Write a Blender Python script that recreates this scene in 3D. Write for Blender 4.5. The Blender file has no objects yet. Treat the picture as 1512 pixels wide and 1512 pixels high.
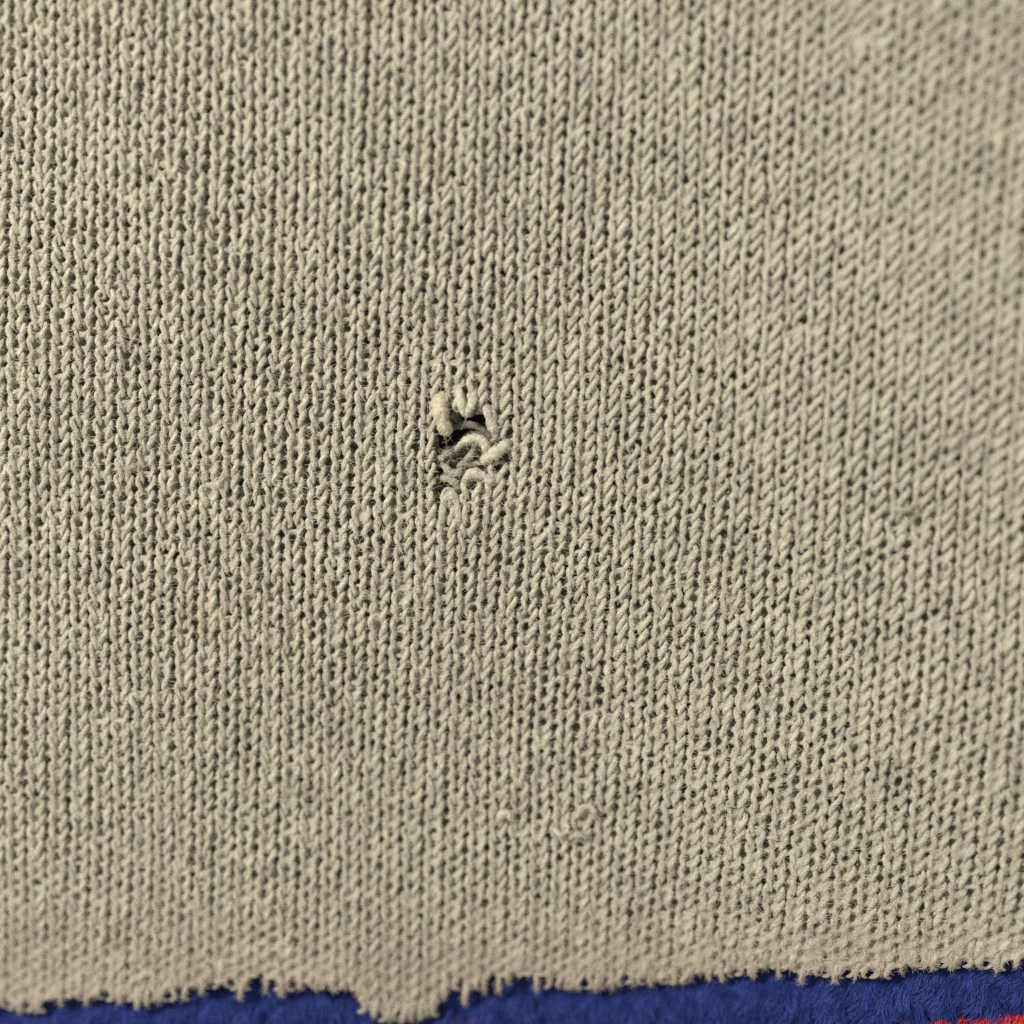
import bpy, math
import numpy as np

rng = np.random.default_rng(11)
scene = bpy.context.scene
C = scene.collection
# one Blender unit is one centimetre: the photograph shows about 6 x 6 cm of cloth
scene.unit_settings.system = 'METRIC'
scene.unit_settings.scale_length = 0.01

# ------------------------------------------------------------------ camera
TILT = math.radians(8.3)
DIST = 11.0
HALF = 3.025                      # half of the field of view at the centre, cm
cam_d = bpy.data.cameras.new('camera')
cam = bpy.data.objects.new('camera', cam_d)
C.objects.link(cam)
cam_d.sensor_width = 36.0
cam_d.lens = 36.0 * DIST / (2 * HALF)
cam.location = (0, DIST * math.sin(TILT), DIST * math.cos(TILT))
cam.rotation_euler = (-TILT, 0, 0)
cam_d.clip_start = 0.1
cam_d.clip_end = 500
cam_d.dof.use_dof = True
cam_d.dof.focus_distance = DIST - 0.03
cam_d.dof.aperture_fstop = 0.094
scene.camera = cam

# ------------------------------------------------------------------ world, lamp, exposure
w = bpy.data.worlds.new('World')
scene.world = w
w.use_nodes = True
bg = w.node_tree.nodes['Background']
bg.inputs[0].default_value = (1.0, 0.95, 0.86, 1)
bg.inputs[1].default_value = 0.56
ld = bpy.data.lights.new('lamp', 'AREA')
ld.shape = 'DISK'
ld.size = 4.0
ld.energy = 8500
ld.color = (1.0, 0.955, 0.87)
lamp = bpy.data.objects.new('lamp', ld)
C.objects.link(lamp)
lamp.location = (-15.5, 12.0, 14.5)
from mathutils import Vector
lamp.rotation_euler = (-Vector(lamp.location)).to_track_quat('-Z', 'Y').to_euler()
scene.cycles.use_denoising = False
scene.cycles.sample_clamp_direct = 3.0
scene.cycles.sample_clamp_indirect = 3.0
scene.cycles.max_bounces = 5
scene.cycles.diffuse_bounces = 3
vs = scene.view_settings
vs.view_transform = 'Standard'
vs.look = 'None'
vs.exposure = 0.0
vs.gamma = 1.0
vs.use_curve_mapping = False

# ------------------------------------------------------------------ the cloth's relief and the map from photo pixels to the cloth
def relief(x, y):
    x = np.asarray(x, float); y = np.asarray(y, float)
    z = 0.115 * (np.sqrt((x - 0.6) ** 2 + 0.3) + (x - 0.6)) - 0.02
    z = z - 0.045 * np.clip(-1.6 - x, 0, None) ** 2
    z = z + 0.035 * np.sin(1.3 * x + 0.8 * y + 0.6) + 0.022 * np.sin(2.6 * y - 1.1 * x + 1.9) + 0.014 * np.sin(4.1 * x + 2.3 * y)
    return z

CT, ST = math.cos(TILT), math.sin(TILT)
def at(px, py, dz=0.0):
    """point of the cloth (dz above it) that the photograph shows at pixel px, py of 1512"""
    px = np.asarray(px, float); py = np.asarray(py, float)
    u = (px - 756) / 756 * HALF / DIST
    v = (756 - py) / 756 * HALF / DIST
    # ray direction in the world: camera x = X, camera y = (0, CT, -ST), view = (0, -ST, -CT)
    dx = u; dy = v * CT - ST; dzz = -v * ST - CT
    z = np.zeros_like(u)
    for _ in range(6):
        t = (z + dz - DIST * CT) / dzz
        x = dx * t; y = DIST * ST + dy * t
        z = relief(x, y)
    return np.stack([x, y, z + dz], -1)

def to_px(P):
    P = np.asarray(P, float)
    q = P - np.array([0, DIST * ST, DIST * CT])
    cx = q[..., 0]; cy = q[..., 1] * CT - q[..., 2] * ST; cz = q[..., 1] * ST + q[..., 2] * CT
    return 756 + cx / -cz * DIST / HALF * 756, 756 - cy / -cz * DIST / HALF * 756

# ------------------------------------------------------------------ materials
def new_mat(name):
    m = bpy.data.materials.new(name)
    m.use_nodes = True
    nt = m.node_tree
    return m, nt, nt.nodes['Principled BSDF']

def N(nt, kind, **kw):
    n = nt.nodes.new(kind)
    for k, v in kw.items():
        setattr(n, k, v)
    return n

def math_node(nt, op, a, b=None, c=None, clamp=False):
    n = N(nt, 'ShaderNodeMath', operation=op, use_clamp=clamp)
    for i, s in enumerate((a, b, c)):
        if s is None: continue
        if isinstance(s, (int, float)): n.inputs[i].default_value = s
        else: nt.links.new(s, n.inputs[i])
    return n.outputs[0]

def mix_col(nt, fac, a, b):
    n = N(nt, 'ShaderNodeMix', data_type='RGBA')
    for s, i in ((fac, 0), (a, 6), (b, 7)):
        if isinstance(s, (int, float)): n.inputs[i].default_value = s
        elif isinstance(s, tuple): n.inputs[i].default_value = s
        else: nt.links.new(s, n.inputs[i])
    return n.outputs[2]

def noise(nt, vec, scale, detail=2.0, rough=0.5):
    n = N(nt, 'ShaderNodeTexNoise')
    n.inputs['Scale'].default_value = scale
    n.inputs['Detail'].default_value = detail
    n.inputs['Roughness'].default_value = rough
    nt.links.new(vec, n.inputs['Vector'])
    return n

def ramp(nt, fac, lo, hi):
    n = N(nt, 'ShaderNodeMapRange')
    n.interpolation_type = 'SMOOTHSTEP'
    n.inputs['From Min'].default_value = lo
    n.inputs['From Max'].default_value = hi
    nt.links.new(fac, n.inputs['Value'])
    return n.outputs[0]

def spot(nt, pos, p, r0, r1):
    """a soft round stain about the point p"""
    d = N(nt, 'ShaderNodeVectorMath', operation='DISTANCE')
    nt.links.new(pos, d.inputs[0])
    d.inputs[1].default_value = tuple(float(c) for c in p)
    return ramp(nt, d.outputs['Value'], r1, r0)

def yarn_material(name, base, bump=True):
    m, nt, b = new_mat(name)
    geo = N(nt, 'ShaderNodeNewGeometry')
    pos = geo.outputs['Position']
    n1 = noise(nt, pos, 7.0, 2.0)
    n2 = noise(nt, pos, 1.6, 4.0, 0.65)
    n3 = noise(nt, pos, 55.0, 3.0, 0.6)
    col = mix_col(nt, ramp(nt, n1.outputs[0], 0.3, 0.7), tuple(c * 0.9 for c in base) + (1,), tuple(min(1, c * 1.1) for c in base) + (1,))
    # cloudy drift between a pinkish and a greenish grey, as worn heather wool has
    pink = (base[0] * 1.03, base[1] * 0.985, base[2] * 1.01, 1)
    green = (base[0] * 0.985, base[1] * 1.008, base[2] * 0.985, 1)
    drift = mix_col(nt, ramp(nt, n2.outputs[0], 0.38, 0.62), pink, green)
    col = mix_col(nt, 0.5, col, drift)
    n4 = noise(nt, pos, 4.2, 5.0, 0.7)
    col = mix_col(nt, math_node(nt, 'MULTIPLY', ramp(nt, n4.outputs[0], 0.52, 0.30), 0.75), col, (base[0] * 0.70, base[1] * 0.70, base[2] * 0.70, 1))
    col = mix_col(nt, math_node(nt, 'MULTIPLY', ramp(nt, n4.outputs[0], 0.52, 0.72), 0.6), col, (base[0] * 1.22, base[1] * 1.22, base[2] * 1.22, 1))
    # fibres of lighter and darker wool
    col = mix_col(nt, math_node(nt, 'MULTIPLY', ramp(nt, n3.outputs[0], 0.53, 0.72), 0.55), col, (base[0] * 1.25, base[1] * 1.25, base[2] * 1.3, 1))
    col = mix_col(nt, math_node(nt, 'MULTIPLY', ramp(nt, n3.outputs[0], 0.46, 0.26), 0.6), col, (base[0] * 0.6, base[1] * 0.58, base[2] * 0.55, 1))
    # dye that has run from the red and blue pile into the wool beside it
    sep = N(nt, 'ShaderNodeSeparateXYZ'); nt.links.new(pos, sep.inputs[0])
    wob = math_node(nt, 'ADD', math_node(nt, 'MULTIPLY_ADD', n2.outputs[0], 1.2, -0.6), math_node(nt, 'MULTIPLY_ADD', n1.outputs[0], 0.5, -0.25))
    yy = math_node(nt, 'ADD', sep.outputs[1], wob)
    run = math_node(nt, 'MULTIPLY', ramp(nt, yy, -2.35, -2.80), 0.55)
    col = mix_col(nt, run, col, (base[0] * 0.86, base[1] * 0.76, base[2] * 0.80, 1))
    # small brown stain
    st = math_node(nt, 'MULTIPLY', spot(nt, pos, at(292, 912), 0.02, 0.20), 0.38)
    col = mix_col(nt, st, col, (base[0] * 0.8, base[1] * 0.58, base[2] * 0.42, 1))
    nt.links.new(col, b.inputs['Base Color'])
    b.inputs['Roughness'].default_value = 0.50
    b.inputs['Specular IOR Level'].default_value = 0.60
    b.inputs['Sheen Weight'].default_value = 0.12
    b.inputs['Sheen Roughness'].default_value = 0.4
    b.inputs['Subsurface Weight'].default_value = 0.0
    b.inputs['Subsurface Radius'].default_value = (1.0, 0.85, 0.6)
    b.inputs['Subsurface Scale'].default_value = 0.022
    if bump:
        uv = N(nt, 'ShaderNodeUVMap')
        s = N(nt, 'ShaderNodeSeparateXYZ'); nt.links.new(uv.outputs[0], s.inputs[0])
        tw = math_node(nt, 'MULTIPLY_ADD', s.outputs[0], 1.1, s.outputs[1])       # twist of the plies
        wv = math_node(nt, 'SINE', math_node(nt, 'MULTIPLY', tw, 2 * math.pi * 3))
        cmb = N(nt, 'ShaderNodeCombineXYZ')
        nt.links.new(math_node(nt, 'MULTIPLY', s.outputs[0], 3.0), cmb.inputs[0])
        nt.links.new(math_node(nt, 'MULTIPLY', tw, 14.0), cmb.inputs[1])
        nt.links.new(math_node(nt, 'MULTIPLY', n1.outputs[0], 6.0), cmb.inputs[2])
        fb = noise(nt, cmb.outputs[0], 1.6, 3.0, 0.6)
        # heather: darker and paler fibres run along the yarn
        col = mix_col(nt, math_node(nt, 'MULTIPLY', ramp(nt, fb.outputs[0], 0.50, 0.36), 0.62), col, (base[0] * 0.55, base[1] * 0.56, base[2] * 0.58, 1))
        col = mix_col(nt, math_node(nt, 'MULTIPLY', ramp(nt, fb.outputs[0], 0.52, 0.66), 0.55), col, (min(1, base[0] * 1.42), min(1, base[1] * 1.42), min(1, base[2] * 1.44), 1))
        nt.links.new(col, b.inputs['Base Color'])
        h = math_node(nt, 'ADD', math_node(nt, 'MULTIPLY', wv, 0.16), fb.outputs[0])
        h = math_node(nt, 'ADD', h, math_node(nt, 'MULTIPLY', n3.outputs[0], 1.1))
        bp = N(nt, 'ShaderNodeBump')
        bp.inputs['Strength'].default_value = 1.0
        bp.inputs['Distance'].default_value = 0.010
        nt.links.new(h, bp.inputs['Height'])
        nt.links.new(bp.outputs[0], b.inputs['Normal'])
    return m

BEIGE = (0.515, 0.482, 0.38)
M_yarn = yarn_material('grey_beige_wool', BEIGE)
M_cream = yarn_material('cream_wool', (0.52, 0.465, 0.325))
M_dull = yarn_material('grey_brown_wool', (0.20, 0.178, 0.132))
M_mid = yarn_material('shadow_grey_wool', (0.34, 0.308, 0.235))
M_pale = yarn_material('pale_wool', (0.58, 0.54, 0.435))
M_fuzz = yarn_material('wool_fibre', (0.56, 0.51, 0.39), bump=False)

M_felt_shaded = yarn_material('felted_wool_shaded', (0.37, 0.343, 0.265))  # the yarn's wool darkened: shade between the loops is put into the colour

def pile_material(name, a, bcol, sheen):
    m, nt, b = new_mat(name)
    geo = N(nt, 'ShaderNodeNewGeometry')
    n1 = noise(nt, geo.outputs['Position'], 9.0, 3.0, 0.6)
    n2 = noise(nt, geo.outputs['Position'], 60.0, 2.0)
    f = math_node(nt, 'ADD', math_node(nt, 'MULTIPLY', n1.outputs[0], 0.6), math_node(nt, 'MULTIPLY', n2.outputs[0], 0.4))
    col = mix_col(nt, ramp(nt, f, 0.41, 0.59), a + (1,), bcol + (1,))
    nt.links.new(col, b.inputs['Base Color'])
    b.inputs['Roughness'].default_value = 0.75
    b.inputs['Specular IOR Level'].default_value = 0.2
    b.inputs['Sheen Weight'].default_value = sheen
    b.inputs['Sheen Roughness'].default_value = 0.5
    return m

M_blue = pile_material('blue_pile', (0.012, 0.026, 0.17), (0.040, 0.066, 0.31), 0.10)
M_red = pile_material('red_pile', (0.50, 0.02, 0.025), (0.75, 0.06, 0.06), 0.1)
M_wine = pile_material('wine_pile', (0.11, 0.03, 0.09), (0.22, 0.05, 0.09), 0.1)
M_backing = pile_material('navy_backing', (0.010, 0.015, 0.07), (0.02, 0.03, 0.11), 0.0)

mt, nt, b = new_mat('dark_wood')
geo = N(nt, 'ShaderNodeNewGeometry')
nn = noise(nt, geo.outputs['Position'], 2.0, 4.0)
nt.links.new(mix_col(nt, nn.outputs[0], (0.05, 0.042, 0.032, 1), (0.10, 0.08, 0.06, 1)), b.inputs['Base Color'])
b.inputs['Roughness'].default_value = 0.6
M_table = mt

# ------------------------------------------------------------------ helpers
def mesh_from(name, verts, faces, uvs, mat):
    me = bpy.data.meshes.new(name)
    nv, nf, k = len(verts), len(faces), faces.shape[1]
    me.vertices.add(nv); me.vertices.foreach_set('co', np.ascontiguousarray(verts, np.float32).ravel())
    me.loops.add(nf * k); me.loops.foreach_set('vertex_index', faces.astype(np.int32).ravel())
    me.polygons.add(nf)
    me.polygons.foreach_set('loop_start', np.arange(0, nf * k, k, dtype=np.int32))
    me.polygons.foreach_set('loop_total', np.full(nf, k, np.int32))
    me.polygons.foreach_set('use_smooth', np.ones(nf, bool))
    if uvs is not None:
        lay = me.uv_layers.new(name='UVMap')
        lay.data.foreach_set('uv', uvs[faces.ravel()].astype(np.float32).ravel())
    me.materials.append(mat)
    me.update(calc_edges=True)
    return me

def link(name, data, parent=None, loc=None):
    o = bpy.data.objects.new(name, data)
    C.objects.link(o)
    if parent is not None: o.parent = parent
    if loc is not None: o.location = loc
    return o

SIDES = 9
TH = np.arange(SIDES + 1) / SIDES * 2 * math.pi - math.pi / 2      # the seam lies underneath
def tubes(P, R, s0):
    """P (n, m, 3) centre lines, R (n, m) radii -> verts (n, m*(SIDES+1), 3), one face table, uvs"""
    n, m, _ = P.shape
    T = np.gradient(P, axis=1)
    T /= np.linalg.norm(T, axis=2, keepdims=True) + 1e-12
    Z = np.array([0.0, 0.0, 1.0])
    S = np.cross(T, np.broadcast_to(Z, T.shape))
    S /= np.linalg.norm(S, axis=2, keepdims=True) + 1e-9
    U = np.cross(S, T)
    ct, sn = np.cos(TH), np.sin(TH)
    V = P[:, :, None, :] + R[:, :, None, None] * (ct[None, None, :, None] * S[:, :, None, :] + sn[None, None, :, None] * U[:, :, None, :])
    k = SIDES + 1
    seg = np.linalg.norm(np.diff(P, axis=1), axis=2)
    arc = np.concatenate([np.zeros((n, 1)), np.cumsum(seg, 1)], 1) / 0.25 + s0[:, None]
    uv = np.stack(np.broadcast_arrays(arc[:, :, None], (np.arange(k) / SIDES)[None, None, :]), -1)
    a = (np.arange(m - 1)[:, None] * k + np.arange(SIDES)[None, :]).ravel()
    F = np.stack([a, a + 1, a + k + 1, a + k], 1)
    return V.reshape(n, m * k, 3), F, uv.reshape(n, m * k, 2)

def resample(pts, m):
    """smooth line of m points through pts (Catmull-Rom)"""
    p = np.asarray(pts, float)
    q = np.vstack([2 * p[0] - p[1], p, 2 * p[-1] - p[-2]])
    t = np.linspace(0, len(p) - 1 - 1e-6, m)
    i = t.astype(int); f = (t - i)[:, None]
    a, b_, c, d = q[i], q[i + 1], q[i + 2], q[i + 3]
    return 0.5 * (2 * b_ + (c - a) * f + (2 * a - 5 * b_ + 4 * c - d) * f ** 2 + (3 * b_ - a - 3 * c + d) * f ** 3)

def one_tube(name, pts, rad, mat, parent, m=30, round_ends=True, lump=0.07):
    P = resample(pts, m)
    r = resample(np.array(rad, float)[:, None] if np.ndim(rad) else np.full((len(pts), 1), rad), m)[:, 0]
    t = np.linspace(0, 1, m)
    r = r * (1 + lump * np.sin(t * 17 + rng.random() * 6) * 0.6 + lump * rng.normal(size=m) * 0.5)
    if round_ends:
        d = np.minimum(np.arange(m), np.arange(m)[::-1])
        L = np.linalg.norm(np.diff(P, axis=0), axis=1).sum()
        e = np.clip(d / (m - 1) * L / (np.mean(r) * 1.0), 0, 1)
        r = r * np.sqrt(1 - (1 - e) ** 2 + 1e-4)
    o = P.mean(0)
    V, F, uv = tubes((P - o)[None], r[None], rng.random(1) * 5)
    ob = link(name, mesh_from(name, V[0], F, uv[0], mat), parent, o)
    if name != 'inner_strand': root_pts.append((P, r))
    return ob

root_pts = []        # yarn lines that fuzz grows on

# ------------------------------------------------------------------ the surface beneath
tv = np.array([[-9, -9, -0.75], [9, -9, -0.75], [9, 9, -0.75], [-9, 9, -0.75]], float)
tab = link('tabletop', mesh_from('tabletop', tv, np.array([[0, 1, 2, 3]]), None, M_table))
tab['kind'] = 'structure'

# ------------------------------------------------------------------ the knitted cloth
W, CO = 0.1285, 0.0825                       # wale width, course height
knit = link('knit_fabric', None)
knit['label'] = 'grey-beige knitted wool cloth with a small torn hole near its middle'
knit['category'] = 'knit fabric'

EDGE = np.array([(-260, 1500), (-60, 1493), (0, 1490), (30, 1494), (60, 1489), (75, 1481), (110, 1479), (130, 1481), (150, 1475), (175, 1477), (200, 1482), (225, 1480), (256, 1469),
 (280, 1465), (320, 1460), (345, 1456), (365, 1452), (385, 1452), (415, 1462), (430, 1458), (470, 1459), (512, 1465), (530, 1478), (550, 1495), (570, 1503),
 (590, 1505), (610, 1503), (620, 1502), (636, 1490), (642, 1478), (665, 1461), (700, 1459), (725, 1451), (768, 1450), (805, 1449), (835, 1457), (865, 1447),
 (905, 1456), (920, 1448), (960, 1452), (1000, 1451), (1024, 1442), (1065, 1447), (1090, 1440), (1125, 1438), (1165, 1438), (1180, 1446), (1195, 1440), (1232, 1446),
 (1260, 1443), (1320, 1438), (1350, 1434), (1410, 1431), (1440, 1428), (1470, 1430), (1512, 1424), (1600, 1418), (1800, 1405)], float)
def edge_y(px): return np.interp(px, EDGE[:, 0], EDGE[:, 1])

O = at(15, 0)[:2]                             # a gap between two wales
a = np.array([W, 0.030 * W]); bvec = np.array([0.045 * CO, CO])
iu = np.arange(-8, 56); jv = np.arange(-85, 9)
I, J = np.meshgrid(iu, jv, indexing='ij')
I = I.ravel().astype(float); J = J.ravel().astype(float)
cen = O[None] + (I + 0.5)[:, None] * a + J[:, None] * bvec

def wobble(xy):
    x, y = xy[:, 0], xy[:, 1]
    dx = 0.012 * np.sin(1.1 * y + 0.9 * x) + 0.005 * np.sin(2.3 * y - 2.1 * x + 1) + 0.006 * np.sin(5.7 * x + 1.9 * y)
    dy = 0.020 * np.sin(1.4 * x + 0.6 * y + 2) + 0.012 * np.sin(3.9 * x - 1.3 * y) + 0.006 * np.sin(9.0 * x + 2 * y)
    return np.stack([dx, dy], 1)
HOLE = at(688, 655)[:2]
PIN = at(612, 650)[:2]
def push(xy):
    out = np.zeros_like(xy)
    for c, amp, s in ((HOLE, 0.030, 0.30), (PIN, 0.022, 0.07), (at(684, 752)[:2], 0.018, 0.06), (at(646, 722)[:2], 0.016, 0.06)):
        d = xy - c; r = np.linalg.norm(d, axis=1, keepdims=True) + 1e-6
        out += d / r * amp * np.exp(-(r / s) ** 2) * np.clip(r / (0.4 * s), 0, 1)
    return out
wj = rng.normal(size=80) * 0.012 * 0.6
cen = cen + wobble(cen)
px, py = to_px(np.column_stack([cen, relief(cen[:, 0], cen[:, 1])]))
keep = (px > -190) & (px < 1700) & (py > -150) & (py < edge_y(px) - 7)
poly = np.array([(638, 640), (640, 596), (655, 588), (672, 603), (690, 606), (708, 600), (722, 622), (736, 650), (738, 665), (730, 690), (728, 712), (690, 716), (684, 728), (650, 726), (640, 690)], float)
def inside(x, y, pl):
    c = np.zeros(len(x), bool)
    for k in range(len(pl)):
        x1, y1 = pl[k]; x2, y2 = pl[k - 1]
        c ^= ((y1 > y) != (y2 > y)) & (x < (x2 - x1) * (y - y1) / (y2 - y1 + 1e-9) + x1)
    return c
keep &= ~inside(px, py, poly)
I, J, cen, px, py = I[keep], J[keep], cen[keep], px[keep], py[keep]
n = len(I)
SEG = 24
t = np.linspace(-math.pi, math.pi, SEG)[None, :]
# spirality: towards the side where the cloth turns up, each loop leans to the right
lean = 0.04 + 0.30 * np.clip((px - 350) / 900, 0, 1) - 0.24 * np.clip((px - 350) / 900, 0, 1) * np.clip((py - 650) / 450, 0, 1)
lean = lean + rng.normal(size=n) * (0.06 + 0.03 * np.clip((px - 700) / 500, 0, 1))
A = 0.198 * W * (1 + rng.normal(size=n) * 0.10)
H = (0.88 - 0.06 * np.clip((px - 550) / 700, 0, 1)) * CO * (1 + rng.normal(size=n) * 0.05)
D = 0.0135 * (1 + rng.normal(size=n) * 0.10)
jm = 1 + 0.3 * np.clip((px - 700) / 500, 0, 1)
jx = rng.normal(size=n) * 0.035 * W * jm; jy = rng.normal(size=n) * 0.045 * CO * jm
fl = rng.normal(size=(n, 4))
xl = W * t / (2 * math.pi) + A[:, None] * np.sin(2 * t) + jx[:, None] * np.cos(t / 2) ** 2
yl = H[:, None] * np.cos(t) + jy[:, None]
zl = -D[:, None] * np.cos(2 * t) - 0.006 * (0.5 - 0.5 * np.cos(t)) ** 2
xl = xl + lean[:, None] * yl + 0.004 * fl[:, 0:1] * np.sin(t) + 0.003 * fl[:, 1:2] * np.sin(3 * t)
yl = yl + 0.004 * fl[:, 2:3] * np.sin(t)
low_ = np.clip((py - 700) / 450, 0, 1)[:, None]
tw_ = np.clip((px - 550) / 700, 0, 1)[:, None] * (1 - 0.8 * low_)
zl = zl * (1 - 0.25 * tw_) * (1 - 0.22 * low_) + (0.003 + 0.008 * tw_) * np.clip(xl / (0.3 * W), -1, 0.3) * (0.5 - 0.5 * np.cos(2 * t)) 
zl = zl + 0.004 * fl[:, 3:4] + 0.003 * fl[:, 2:3] * np.sin(t)
gx = cen[:, 0:1] + xl
gy = cen[:, 1:2] + yl + xl * 0.030
flat = np.stack([gx.ravel(), gy.ravel()], 1)
flat = flat + push(flat)
gx = flat[:, 0].reshape(n, SEG); gy = flat[:, 1].reshape(n, SEG)
gz = relief(gx, gy) + zl
P = np.stack([gx, gy, gz], -1)
R = 0.0141 * (1 + 0.10 * rng.normal(size=n))[:, None] * (1 + 0.06 * np.sin(t * 3 + rng.random((n, 1)) * 6) + 0.04 * rng.normal(size=(n, SEG)))
R = R * (1.0 - (0.15 + 0.13 * np.clip((px - 550) / 700, 0, 1)[:, None]) * np.cos(2 * t))
R[:, 0] *= 0.35; R[:, -1] *= 0.35
V, F, uv = tubes(P, R, rng.random(n) * 50)

order = np.argsort((px - 690) ** 2 + ((py - 655)) ** 2)
near = order[:300]
far = np.setdiff1d(np.arange(n), near)
for k in near:
    c = P[k].mean(0)
    o = link('stitch', mesh_from('stitch', V[k] - c, F, uv[k], M_yarn), knit, c)
nvp = V.shape[1]
Ff = (F[None] + (np.arange(len(far)) * nvp)[:, None, None]).reshape(-1, 4)
field = link('stitch_field', mesh_from('stitch_field', V[far].reshape(-1, 3), Ff, uv[far].reshape(-1, 2), M_yarn), knit)
field['kind'] = 'stuff'

FELT_Z, PV_GAP, PV_VEE = 0.004, 0.75, 0.25
# ---- felted wool between and behind the loops
fx = np.linspace(-3.9, 4.1, 592); fy = np.linspace(-3.1, 3.6, 496)
FX, FY = np.meshgrid(fx, fy)
fpx, fpy = to_px(np.stack([FX, FY, relief(FX, FY)], -1))
fxy = np.stack([FX.ravel(), FY.ravel()], 1)
base_xy = fxy - push(fxy)
base_xy = base_xy - wobble(base_xy)
lat_uv = np.linalg.solve(np.stack([a, bvec], 1), (base_xy - O).T).T

def hash01(p, q, k): return np.abs(np.sin(p * 12.9898 + q * 78.233 + k * 37.719) * 43758.5453) % 1.0
def pores(u0, v0, rx, ry, smin, smax, k):
    """open pores of the knit: one in each gap between two loops"""
    cu_ = np.round(lat_uv[:, 0] - u0); cv_ = np.round(lat_uv[:, 1] - v0)
    ju = (hash01(cu_, cv_, k) - 0.5) * 0.12; jv_ = (hash01(cu_, cv_, k + 1) - 0.5) * 0.25
    du = (lat_uv[:, 0] - u0 - cu_ - ju) * W; dv = (lat_uv[:, 1] - v0 - cv_ - jv_) * CO
    return np.exp(-((du / rx) ** 2 + (dv / ry) ** 2) ** 1.5) * (smin + (smax - smin) * hash01(cu_, cv_, k + 2))
pit = np.maximum(pores(0.0, PV_GAP, 0.029, 0.028, 0.45, 1.0, 1), pores(0.5, PV_VEE, 0.024, 0.026, 0.15, 0.95, 5)).reshape(FX.shape)
soft = np.sin(FX * 61 + 3 * np.sin(FY * 23)) * np.sin(FY * 53 + 2 * np.sin(FX * 19))
rise = 0.008 * np.clip((fpy - 900) / 400, 0, 1) + 0.010 * np.clip((fpy - edge_y(fpx) + 100) / 70, 0, 1) + 0.007 * np.clip((fpx - 700) / 600, 0, 1)
fz = relief(FX, FY) + FELT_Z + rise + 0.004 * soft + 0.003 * rng.random(FX.shape) - 0.13 * pit * (1 - 0.15 * np.clip((fpx - 850) / 650, 0, 1)) * (1 - 0.30 * np.clip((fpy - 1280) / 120, 0, 1)) * (1 - 0.45 * np.clip((fpy - edge_y(fpx) + 85) / 60, 0, 1))
dh = np.hypot((fpx - 687) / 54, (fpy - 662) / 82)
lump = np.sin(fpx * 0.31 + 2 * np.sin(fpy * 0.17)) * np.sin(fpy * 0.27 + 1.5 * np.sin(fpx * 0.13))
fz = fz - (0.105 - 0.030 * lump) * np.clip((1.15 - dh) * 2.2, 0, 1)
for qx_, qy_, qr in ((650, 702, 7), (655, 718, 8), (647, 744, 6), (685, 742, 7), (684, 764, 6), (612, 651, 8), (702, 712, 6), (727, 700, 7), (668, 684, 5), (745, 676, 6)):
    fz = fz - 0.12 * np.exp(-(((fpx - qx_) ** 2 + (fpy - qy_) ** 2) / qr ** 2) ** 1.5)
fv = np.stack([FX, FY, fz], -1).reshape(-1, 3)
k0 = (np.arange(len(fy) - 1)[:, None] * len(fx) + np.arange(len(fx) - 1)[None, :]).ravel()
ff = np.stack([k0, k0 + 1, k0 + len(fx) + 1, k0 + len(fx)], 1)
qx = fpx.ravel()[ff].mean(1); qy = fpy.ravel()[ff].mean(1)
gap = inside(qx, qy, np.array([(645, 646), (656, 638), (690, 618), (716, 614), (728, 630), (726, 652), (704, 641), (690, 648), (678, 660), (662, 662), (648, 664)], float))
ok = (qy < edge_y(qx) - 10) & ~gap & (qx > -190) & (qx < 1700)
link('felted_back', mesh_from('felted_back', fv, ff[ok], np.zeros((len(fv), 2)), M_felt_shaded), knit)

# ---- loose yarn in the torn hole
def pxline(pts):
    """[(px, py, height)] -> points on the cloth"""
    return np.array([at(x, y, h) for x, y, h in pts])
PX = 2 * HALF / 1512
def yarn(name, pts, rpx, mat=None, label=None, m=30):
    if name == 'broken_loop': pts = [(pts[0][0], pts[0][1], pts[0][2] - 0.05)] + list(pts[1:-1]) + [(pts[-1][0], pts[-1][1], pts[-1][2] - 0.05)]
    k_ = 1.0 if name == 'yarn_end' else 0.86
    rpx = np.array(rpx) * k_ if np.ndim(rpx) else rpx * k_
    o = one_tube(name, pxline([(x, y, h - 0.010) for x, y, h in pts]), np.array(rpx) * PX if np.ndim(rpx) else rpx * PX, mat or M_yarn, knit, m, lump=0.16)
    if label: o['label'] = label
    return o

yarn('yarn_end', [(654, 580, -0.03), (651, 590, 0.008), (650, 603, 0.026), (653, 619, 0.028), (658, 634, 0.006), (660, 642, -0.03)], [8, 12, 13, 12, 10.5, 8], M_cream, 'fat cream yarn end hanging into the hole')
yarn('broken_loop', [(677, 560, -0.02), (678, 578, 0.02), (681, 596, 0.045), (687, 611, 0.035), (695, 600, 0.045), (700, 584, 0.03), (701, 562, -0.02)], 7.5, label='pale loop hanging at the top of the hole')
yarn('broken_loop', [(716, 590, -0.01), (719, 606, 0.02), (724, 622, 0.025), (730, 638, 0.015), (737, 652, -0.02)], [6, 7, 8, 7.5, 6])
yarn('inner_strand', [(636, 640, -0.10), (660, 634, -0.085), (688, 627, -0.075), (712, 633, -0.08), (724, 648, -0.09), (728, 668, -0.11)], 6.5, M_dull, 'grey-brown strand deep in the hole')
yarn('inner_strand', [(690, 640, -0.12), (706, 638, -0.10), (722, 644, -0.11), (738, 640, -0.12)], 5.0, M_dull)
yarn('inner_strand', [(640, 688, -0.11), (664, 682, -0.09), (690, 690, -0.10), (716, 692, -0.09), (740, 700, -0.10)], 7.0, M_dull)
yarn('inner_strand', [(644, 668, -0.10), (668, 672, -0.08), (684, 664, -0.09), (700, 668, -0.09)], 6.0, M_dull)
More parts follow.
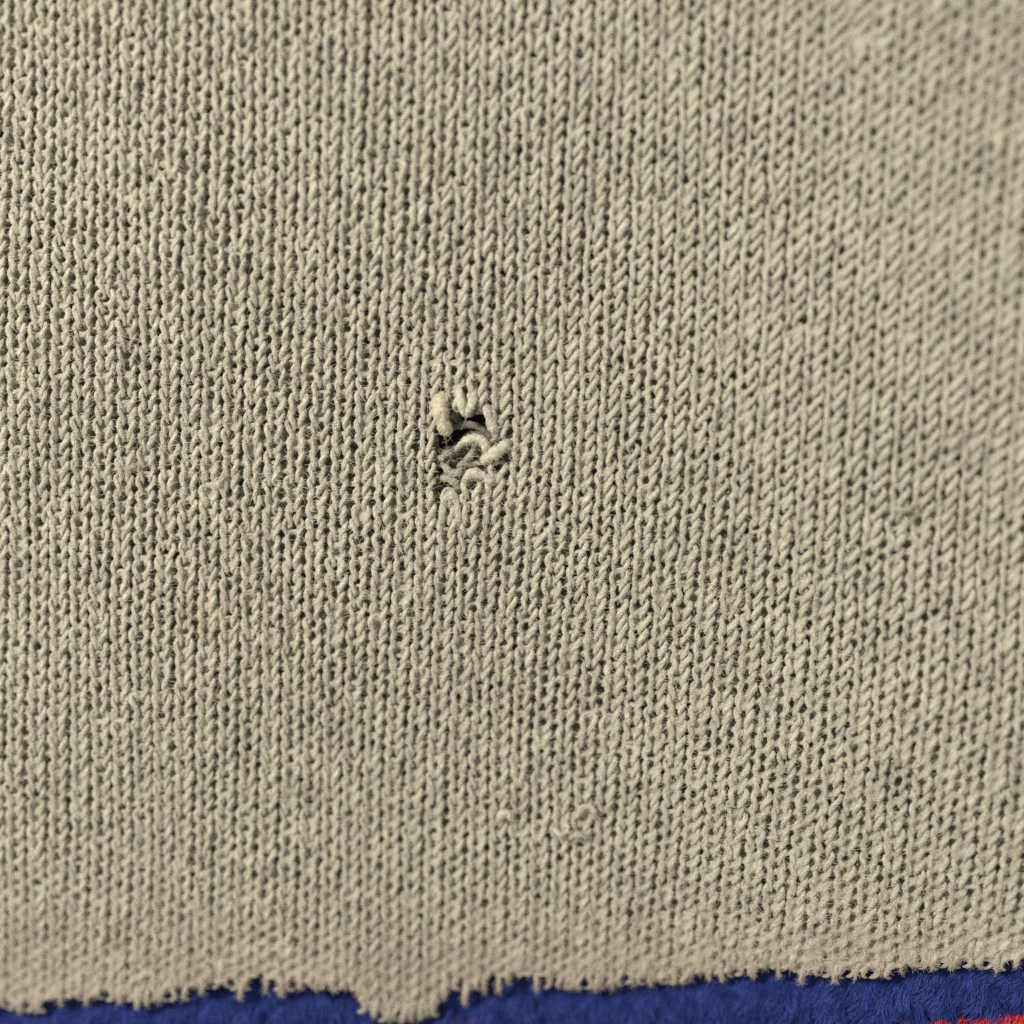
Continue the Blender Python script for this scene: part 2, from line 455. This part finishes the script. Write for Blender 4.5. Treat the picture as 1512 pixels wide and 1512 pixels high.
yarn('inner_strand', [(642, 716, -0.09), (664, 722, -0.08), (690, 716, -0.08), (716, 722, -0.09)], 7.0, M_dull)
yarn('broken_loop', [(672, 668, -0.06), (678, 659, -0.03), (690, 650, 0.0), (705, 647, 0.015), (716, 655, 0.02), (717, 669, 0.01), (710, 684, -0.02)], [5, 6.5, 7.5, 8, 8, 7.5, 6], label='curled pale loop across the middle of the hole')
yarn('yarn_end', [(711, 683, -0.02), (722, 675, 0.03), (734, 667, 0.05), (745, 659, 0.03), (752, 650, -0.02)], [5, 8.5, 10, 8.5, 6], label='bright slanting yarn tuft at the edge of the hole')
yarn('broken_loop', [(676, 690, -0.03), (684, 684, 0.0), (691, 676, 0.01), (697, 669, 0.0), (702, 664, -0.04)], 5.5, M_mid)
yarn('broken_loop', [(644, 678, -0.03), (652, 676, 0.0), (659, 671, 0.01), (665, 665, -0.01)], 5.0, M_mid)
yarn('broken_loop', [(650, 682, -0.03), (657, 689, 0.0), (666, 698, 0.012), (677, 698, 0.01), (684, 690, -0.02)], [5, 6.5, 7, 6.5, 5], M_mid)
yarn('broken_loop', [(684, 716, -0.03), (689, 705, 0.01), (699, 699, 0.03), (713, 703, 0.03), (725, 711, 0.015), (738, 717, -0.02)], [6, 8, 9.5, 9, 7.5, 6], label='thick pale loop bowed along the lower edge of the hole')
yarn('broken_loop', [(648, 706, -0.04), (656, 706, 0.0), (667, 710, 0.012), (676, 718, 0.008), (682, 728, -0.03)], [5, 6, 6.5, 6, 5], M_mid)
yarn('broken_loop', [(650, 786, -0.02), (653, 764, 0.012), (655, 744, 0.018), (660, 734, 0.02), (667, 732, 0.022), (673, 738, 0.02), (676, 752, 0.016), (677, 772, 0.01), (678, 790, -0.02)], [5.5, 6, 6.5, 7.5, 8, 7.5, 6.5, 6, 5.5], label='dropped stitch standing up below the hole')
# ---- snags elsewhere on the cloth
yarn('snag', [(735, 1214, 0.0), (739, 1205, 0.05), (746, 1201, 0.06), (754, 1206, 0.05), (756, 1215, 0.0)], [5, 7.5, 8, 7, 5], M_pale, 'pale pill standing up above the lower edge')
yarn('snag', [(818, 1222, 0.02), (826, 1232, 0.06), (834, 1230, 0.065), (838, 1222, 0.06), (834, 1212, 0.02)], 4.6, M_pale)
yarn('snag', [(839, 1237, 0.03), (848, 1233, 0.06), (857, 1232, 0.06), (866, 1235, 0.03)], 5.0, M_pale)
yarn('snag', [(852, 1208, 0.02), (858, 1195, 0.055), (868, 1191, 0.06), (877, 1198, 0.055), (879, 1211, 0.02)], 5.0, M_pale)
yarn('snag', [(183, 694, 0.015), (192, 690, 0.038), (204, 686, 0.015)], 3.6)
yarn('snag', [(318, 720, 0.015), (324, 714, 0.032), (329, 706, 0.030), (334, 700, -0.01)], [4, 6, 5.5, 4])
yarn('snag', [(1318, 746, -0.01), (1328, 752, 0.038), (1340, 752, 0.05), (1352, 744, 0.015)], 4.0)

# ---- stitch tips standing out over the pile along the cloth's lower edge
TIPS = [(30, 1497, 6), (55, 1493, 6), (90, 1486, 5), (128, 1484, 5), (176, 1484, 4), (203, 1489, 6), (217, 1487, 5), (234, 1482, 5), (298, 1470, 4.5), (354, 1476, 5.5), (393, 1467, 4), (416, 1472, 5),
 (444, 1463, 4.5), (466, 1465, 4), (490, 1465, 4.5), (541, 1489, 5), (552, 1503, 5.5), (573, 1509, 6), (592, 1511, 6), (606, 1508, 5.5), (620, 1508, 5.5), (637, 1497, 5), (655, 1478, 5), (686, 1483, 5.5), (715, 1466, 4.5),
 (737, 1468, 4.5), (750, 1455, 4), (793, 1466, 5), (812, 1452, 4), (836, 1460, 5), (849, 1459, 5), (878, 1465, 5), (905, 1462, 5), (935, 1456, 5), (961, 1455, 5.5), (985, 1453, 4), (1017, 1452, 4), (1046, 1448, 5), (1066, 1450, 5),
 (1112, 1446, 5), (1150, 1443, 4.5), (1182, 1454, 5.5), (1232, 1453, 5.5), (1262, 1447, 4.5), (1300, 1443, 5), (1330, 1439, 5), (1376, 1434, 5), (1404, 1434, 5), (1471, 1436, 6), (1500, 1429, 5)]
xs = [tp[0] for tp in TIPS]
for x in np.arange(-120, 1640, 15.5):
    x = x + rng.normal() * 3
    if min(abs(x - q) for q in xs) > 11:
        TIPS.append((x, edge_y(x) + rng.uniform(-12, -3), rng.uniform(5, 7)))
for x, y, r in TIPS:
    sx = rng.normal() * 3.5 + 2
    r = r * rng.uniform(0.65, 0.95); y = y - 2
    one_tube('edge_tip', pxline([(x + sx * 1.6, y - 34, -0.02), (x + sx, y - 22, 0.012), (x + sx * 0.4, y - 10, 0.008), (x, y, -0.03)]), np.array([r * 0.9, r, r, r * 0.85]) * PX, M_yarn, knit, 12)

# ------------------------------------------------------------------ fibres
def hair(name, roots, mid, tip, r0, r1, mat, parent, curl=None, npts=5):
    n = len(roots)
    cu = bpy.data.hair_curves.new(name)
    cu.add_curves([npts] * n)
    s = np.linspace(0, 1, npts)[None, :, None]
    pts = (1 - s) ** 2 * roots[:, None] + 2 * s * (1 - s) * mid[:, None] + s ** 2 * tip[:, None]
    cu.attributes['position'].data.foreach_set('vector', np.ascontiguousarray(pts, np.float32).ravel())
    ra = cu.attributes.get('radius') or cu.attributes.new('radius', 'FLOAT', 'POINT')
    rr = np.broadcast_to(r0 + (r1 - r0) * np.linspace(0, 1, npts)[None, :], (n, npts)) * (0.7 + 0.6 * rng.random((n, 1)))
    ra.data.foreach_set('value', np.ascontiguousarray(rr, np.float32).ravel())
    cu.materials.append(mat)
    o = link(name, cu, parent)
    o['kind'] = 'stuff'
    return o

# fuzz on the yarn: most of it lies close, a little stands off
allP = np.concatenate([P.reshape(-1, 3)] + [q[0] for q in root_pts])
allR = np.concatenate([R.ravel()] + [q[1] for q in root_pts])
zz = np.concatenate([zl.ravel()] + [np.full(len(q[0]), 0.02) for q in root_pts])
apx, apy = to_px(allP)
top = (zz > -0.004) & (apx > -60) & (apx < 1570) & (apy > -60)
ids = np.nonzero(top)[0]
wt = 1 + 2.2 * np.clip((apy[ids] - 1300) / 150, 0, 1)
wt = wt * (1 - 0.25 * (np.hypot((apx[ids] - 690) / 60, (apy[ids] - 660) / 90) < 1))
pick = rng.choice(ids, 210000, p=wt / wt.sum())
th = rng.uniform(-1.2, 1.2, len(pick)); ph = rng.uniform(0, 2 * math.pi, len(pick))
nrm = np.stack([np.sin(th) * np.cos(ph), np.sin(th) * np.sin(ph), np.cos(th)], 1)
root = allP[pick] + nrm * allR[pick][:, None] * 0.93
L = np.clip(rng.gamma(2.2, 0.012, len(pick)), 0.008, 0.10)
L = np.where(apy[pick] > edge_y(apx[pick]) - 25, np.minimum(L, 0.03), L)
ang = rng.uniform(0, 2 * math.pi, len(pick))
lat = np.stack([np.cos(ang), np.sin(ang), np.zeros(len(pick))], 1)
mid = root + nrm * L[:, None] * 0.30 + lat * L[:, None] * 0.4
tip = root + lat * L[:, None] * 0.95 + nrm * L[:, None] * rng.uniform(-0.1, 0.35, (len(pick), 1)) + rng.normal(size=(len(pick), 3)) * L[:, None] * 0.25
hair('fuzz', root, mid, tip, 0.0010, 0.0004, M_fuzz, knit)

# ------------------------------------------------------------------ the plush cloth below the edge
plush = link('plush_fabric', None)
plush['label'] = 'fuzzy royal blue plush band with red pile along the bottom edge of the photo'
plush['category'] = 'plush fabric'
gxs = np.linspace(-220, 1740, 60); gys = np.linspace(0, 1, 14)
grid = []
for g in gys:
    for x in gxs:
        grid.append(at(x, edge_y(x) - 60 + g * 300, -0.13))
grid = np.array(grid)
nx = len(gxs)
fa = np.array([[r * nx + c, r * nx + c + 1, (r + 1) * nx + c + 1, (r + 1) * nx + c] for r in range(len(gys) - 1) for c in range(nx - 1)])
link('backing', mesh_from('backing', grid, fa, None, M_backing), plush)

def red_y(x): return 1494 + (1512 - x) * 0.12 + 3 * np.sin(x * 0.05) + 2 * np.sin(x * 0.13 + 1)
def pile(name, count, y0, y1, mat, hmul=1.0, xr=(-180, 1690), lenmul=1.0, dz=-0.125):
    x = rng.uniform(xr[0], xr[1], count)
    lo = y0(x); hi = y1(x)
    y = lo + (hi - lo) * rng.random(count)
    base = np.stack([*np.moveaxis(at(x, y, dz), -1, 0)], 1)
    # tufts lean together
    f = np.sin(x * 0.11 + 2 * np.sin(y * 0.05)) + np.sin(x * 0.043 - y * 0.09 + 1) + 0.8 * np.sin(x * 0.23 + y * 0.17)
    ang = -math.pi / 2 - 0.18 + 0.20 * f + rng.normal(size=count) * 0.26 - 0.25 * np.clip((x - 1000) / 500, 0, 1)
    L = rng.uniform(0.09, 0.20, count) * lenmul
    hgt = (0.090 + 0.022 * f + rng.normal(size=count) * 0.014) * hmul
    hgt = hgt * (0.45 + 0.55 * np.clip((y - edge_y(x)) / 26, 0, 1))
    d = np.stack([np.cos(ang), np.sin(ang), np.zeros(count)], 1)
    mid = base + d * (L * 0.35)[:, None]; mid[:, 2] += hgt * 1.5
    tip = base + d * L[:, None]; tip[:, 2] += hgt * rng.uniform(0.45, 1.0, count)
    return hair(name, base, mid, tip, 0.0024, 0.0010, mat, plush, npts=6)
pile('blue_pile', 80000, lambda x: edge_y(x) - 10, lambda x: np.minimum(red_y(x) - 30, 1590), M_blue)
o = pile('red_pile', 26000, lambda x: red_y(x) - 22, lambda x: red_y(x) + 60, M_red, 1.15, xr=(1240, 1690))
o['label'] = 'bright red pile at the lower edge of the blue band'
pile('wine_fibres', 1500, lambda x: np.full_like(x, 1484.) + 14 * np.abs(np.sin(x * 0.013)), lambda x: np.full_like(x, 1515.), M_wine, 1.1, xr=(1025, 1420))
pile('wine_fibres', 160, lambda x: np.full_like(x, 1488.), lambda x: np.full_like(x, 1512.), M_wine, 1.05, xr=(670, 705))
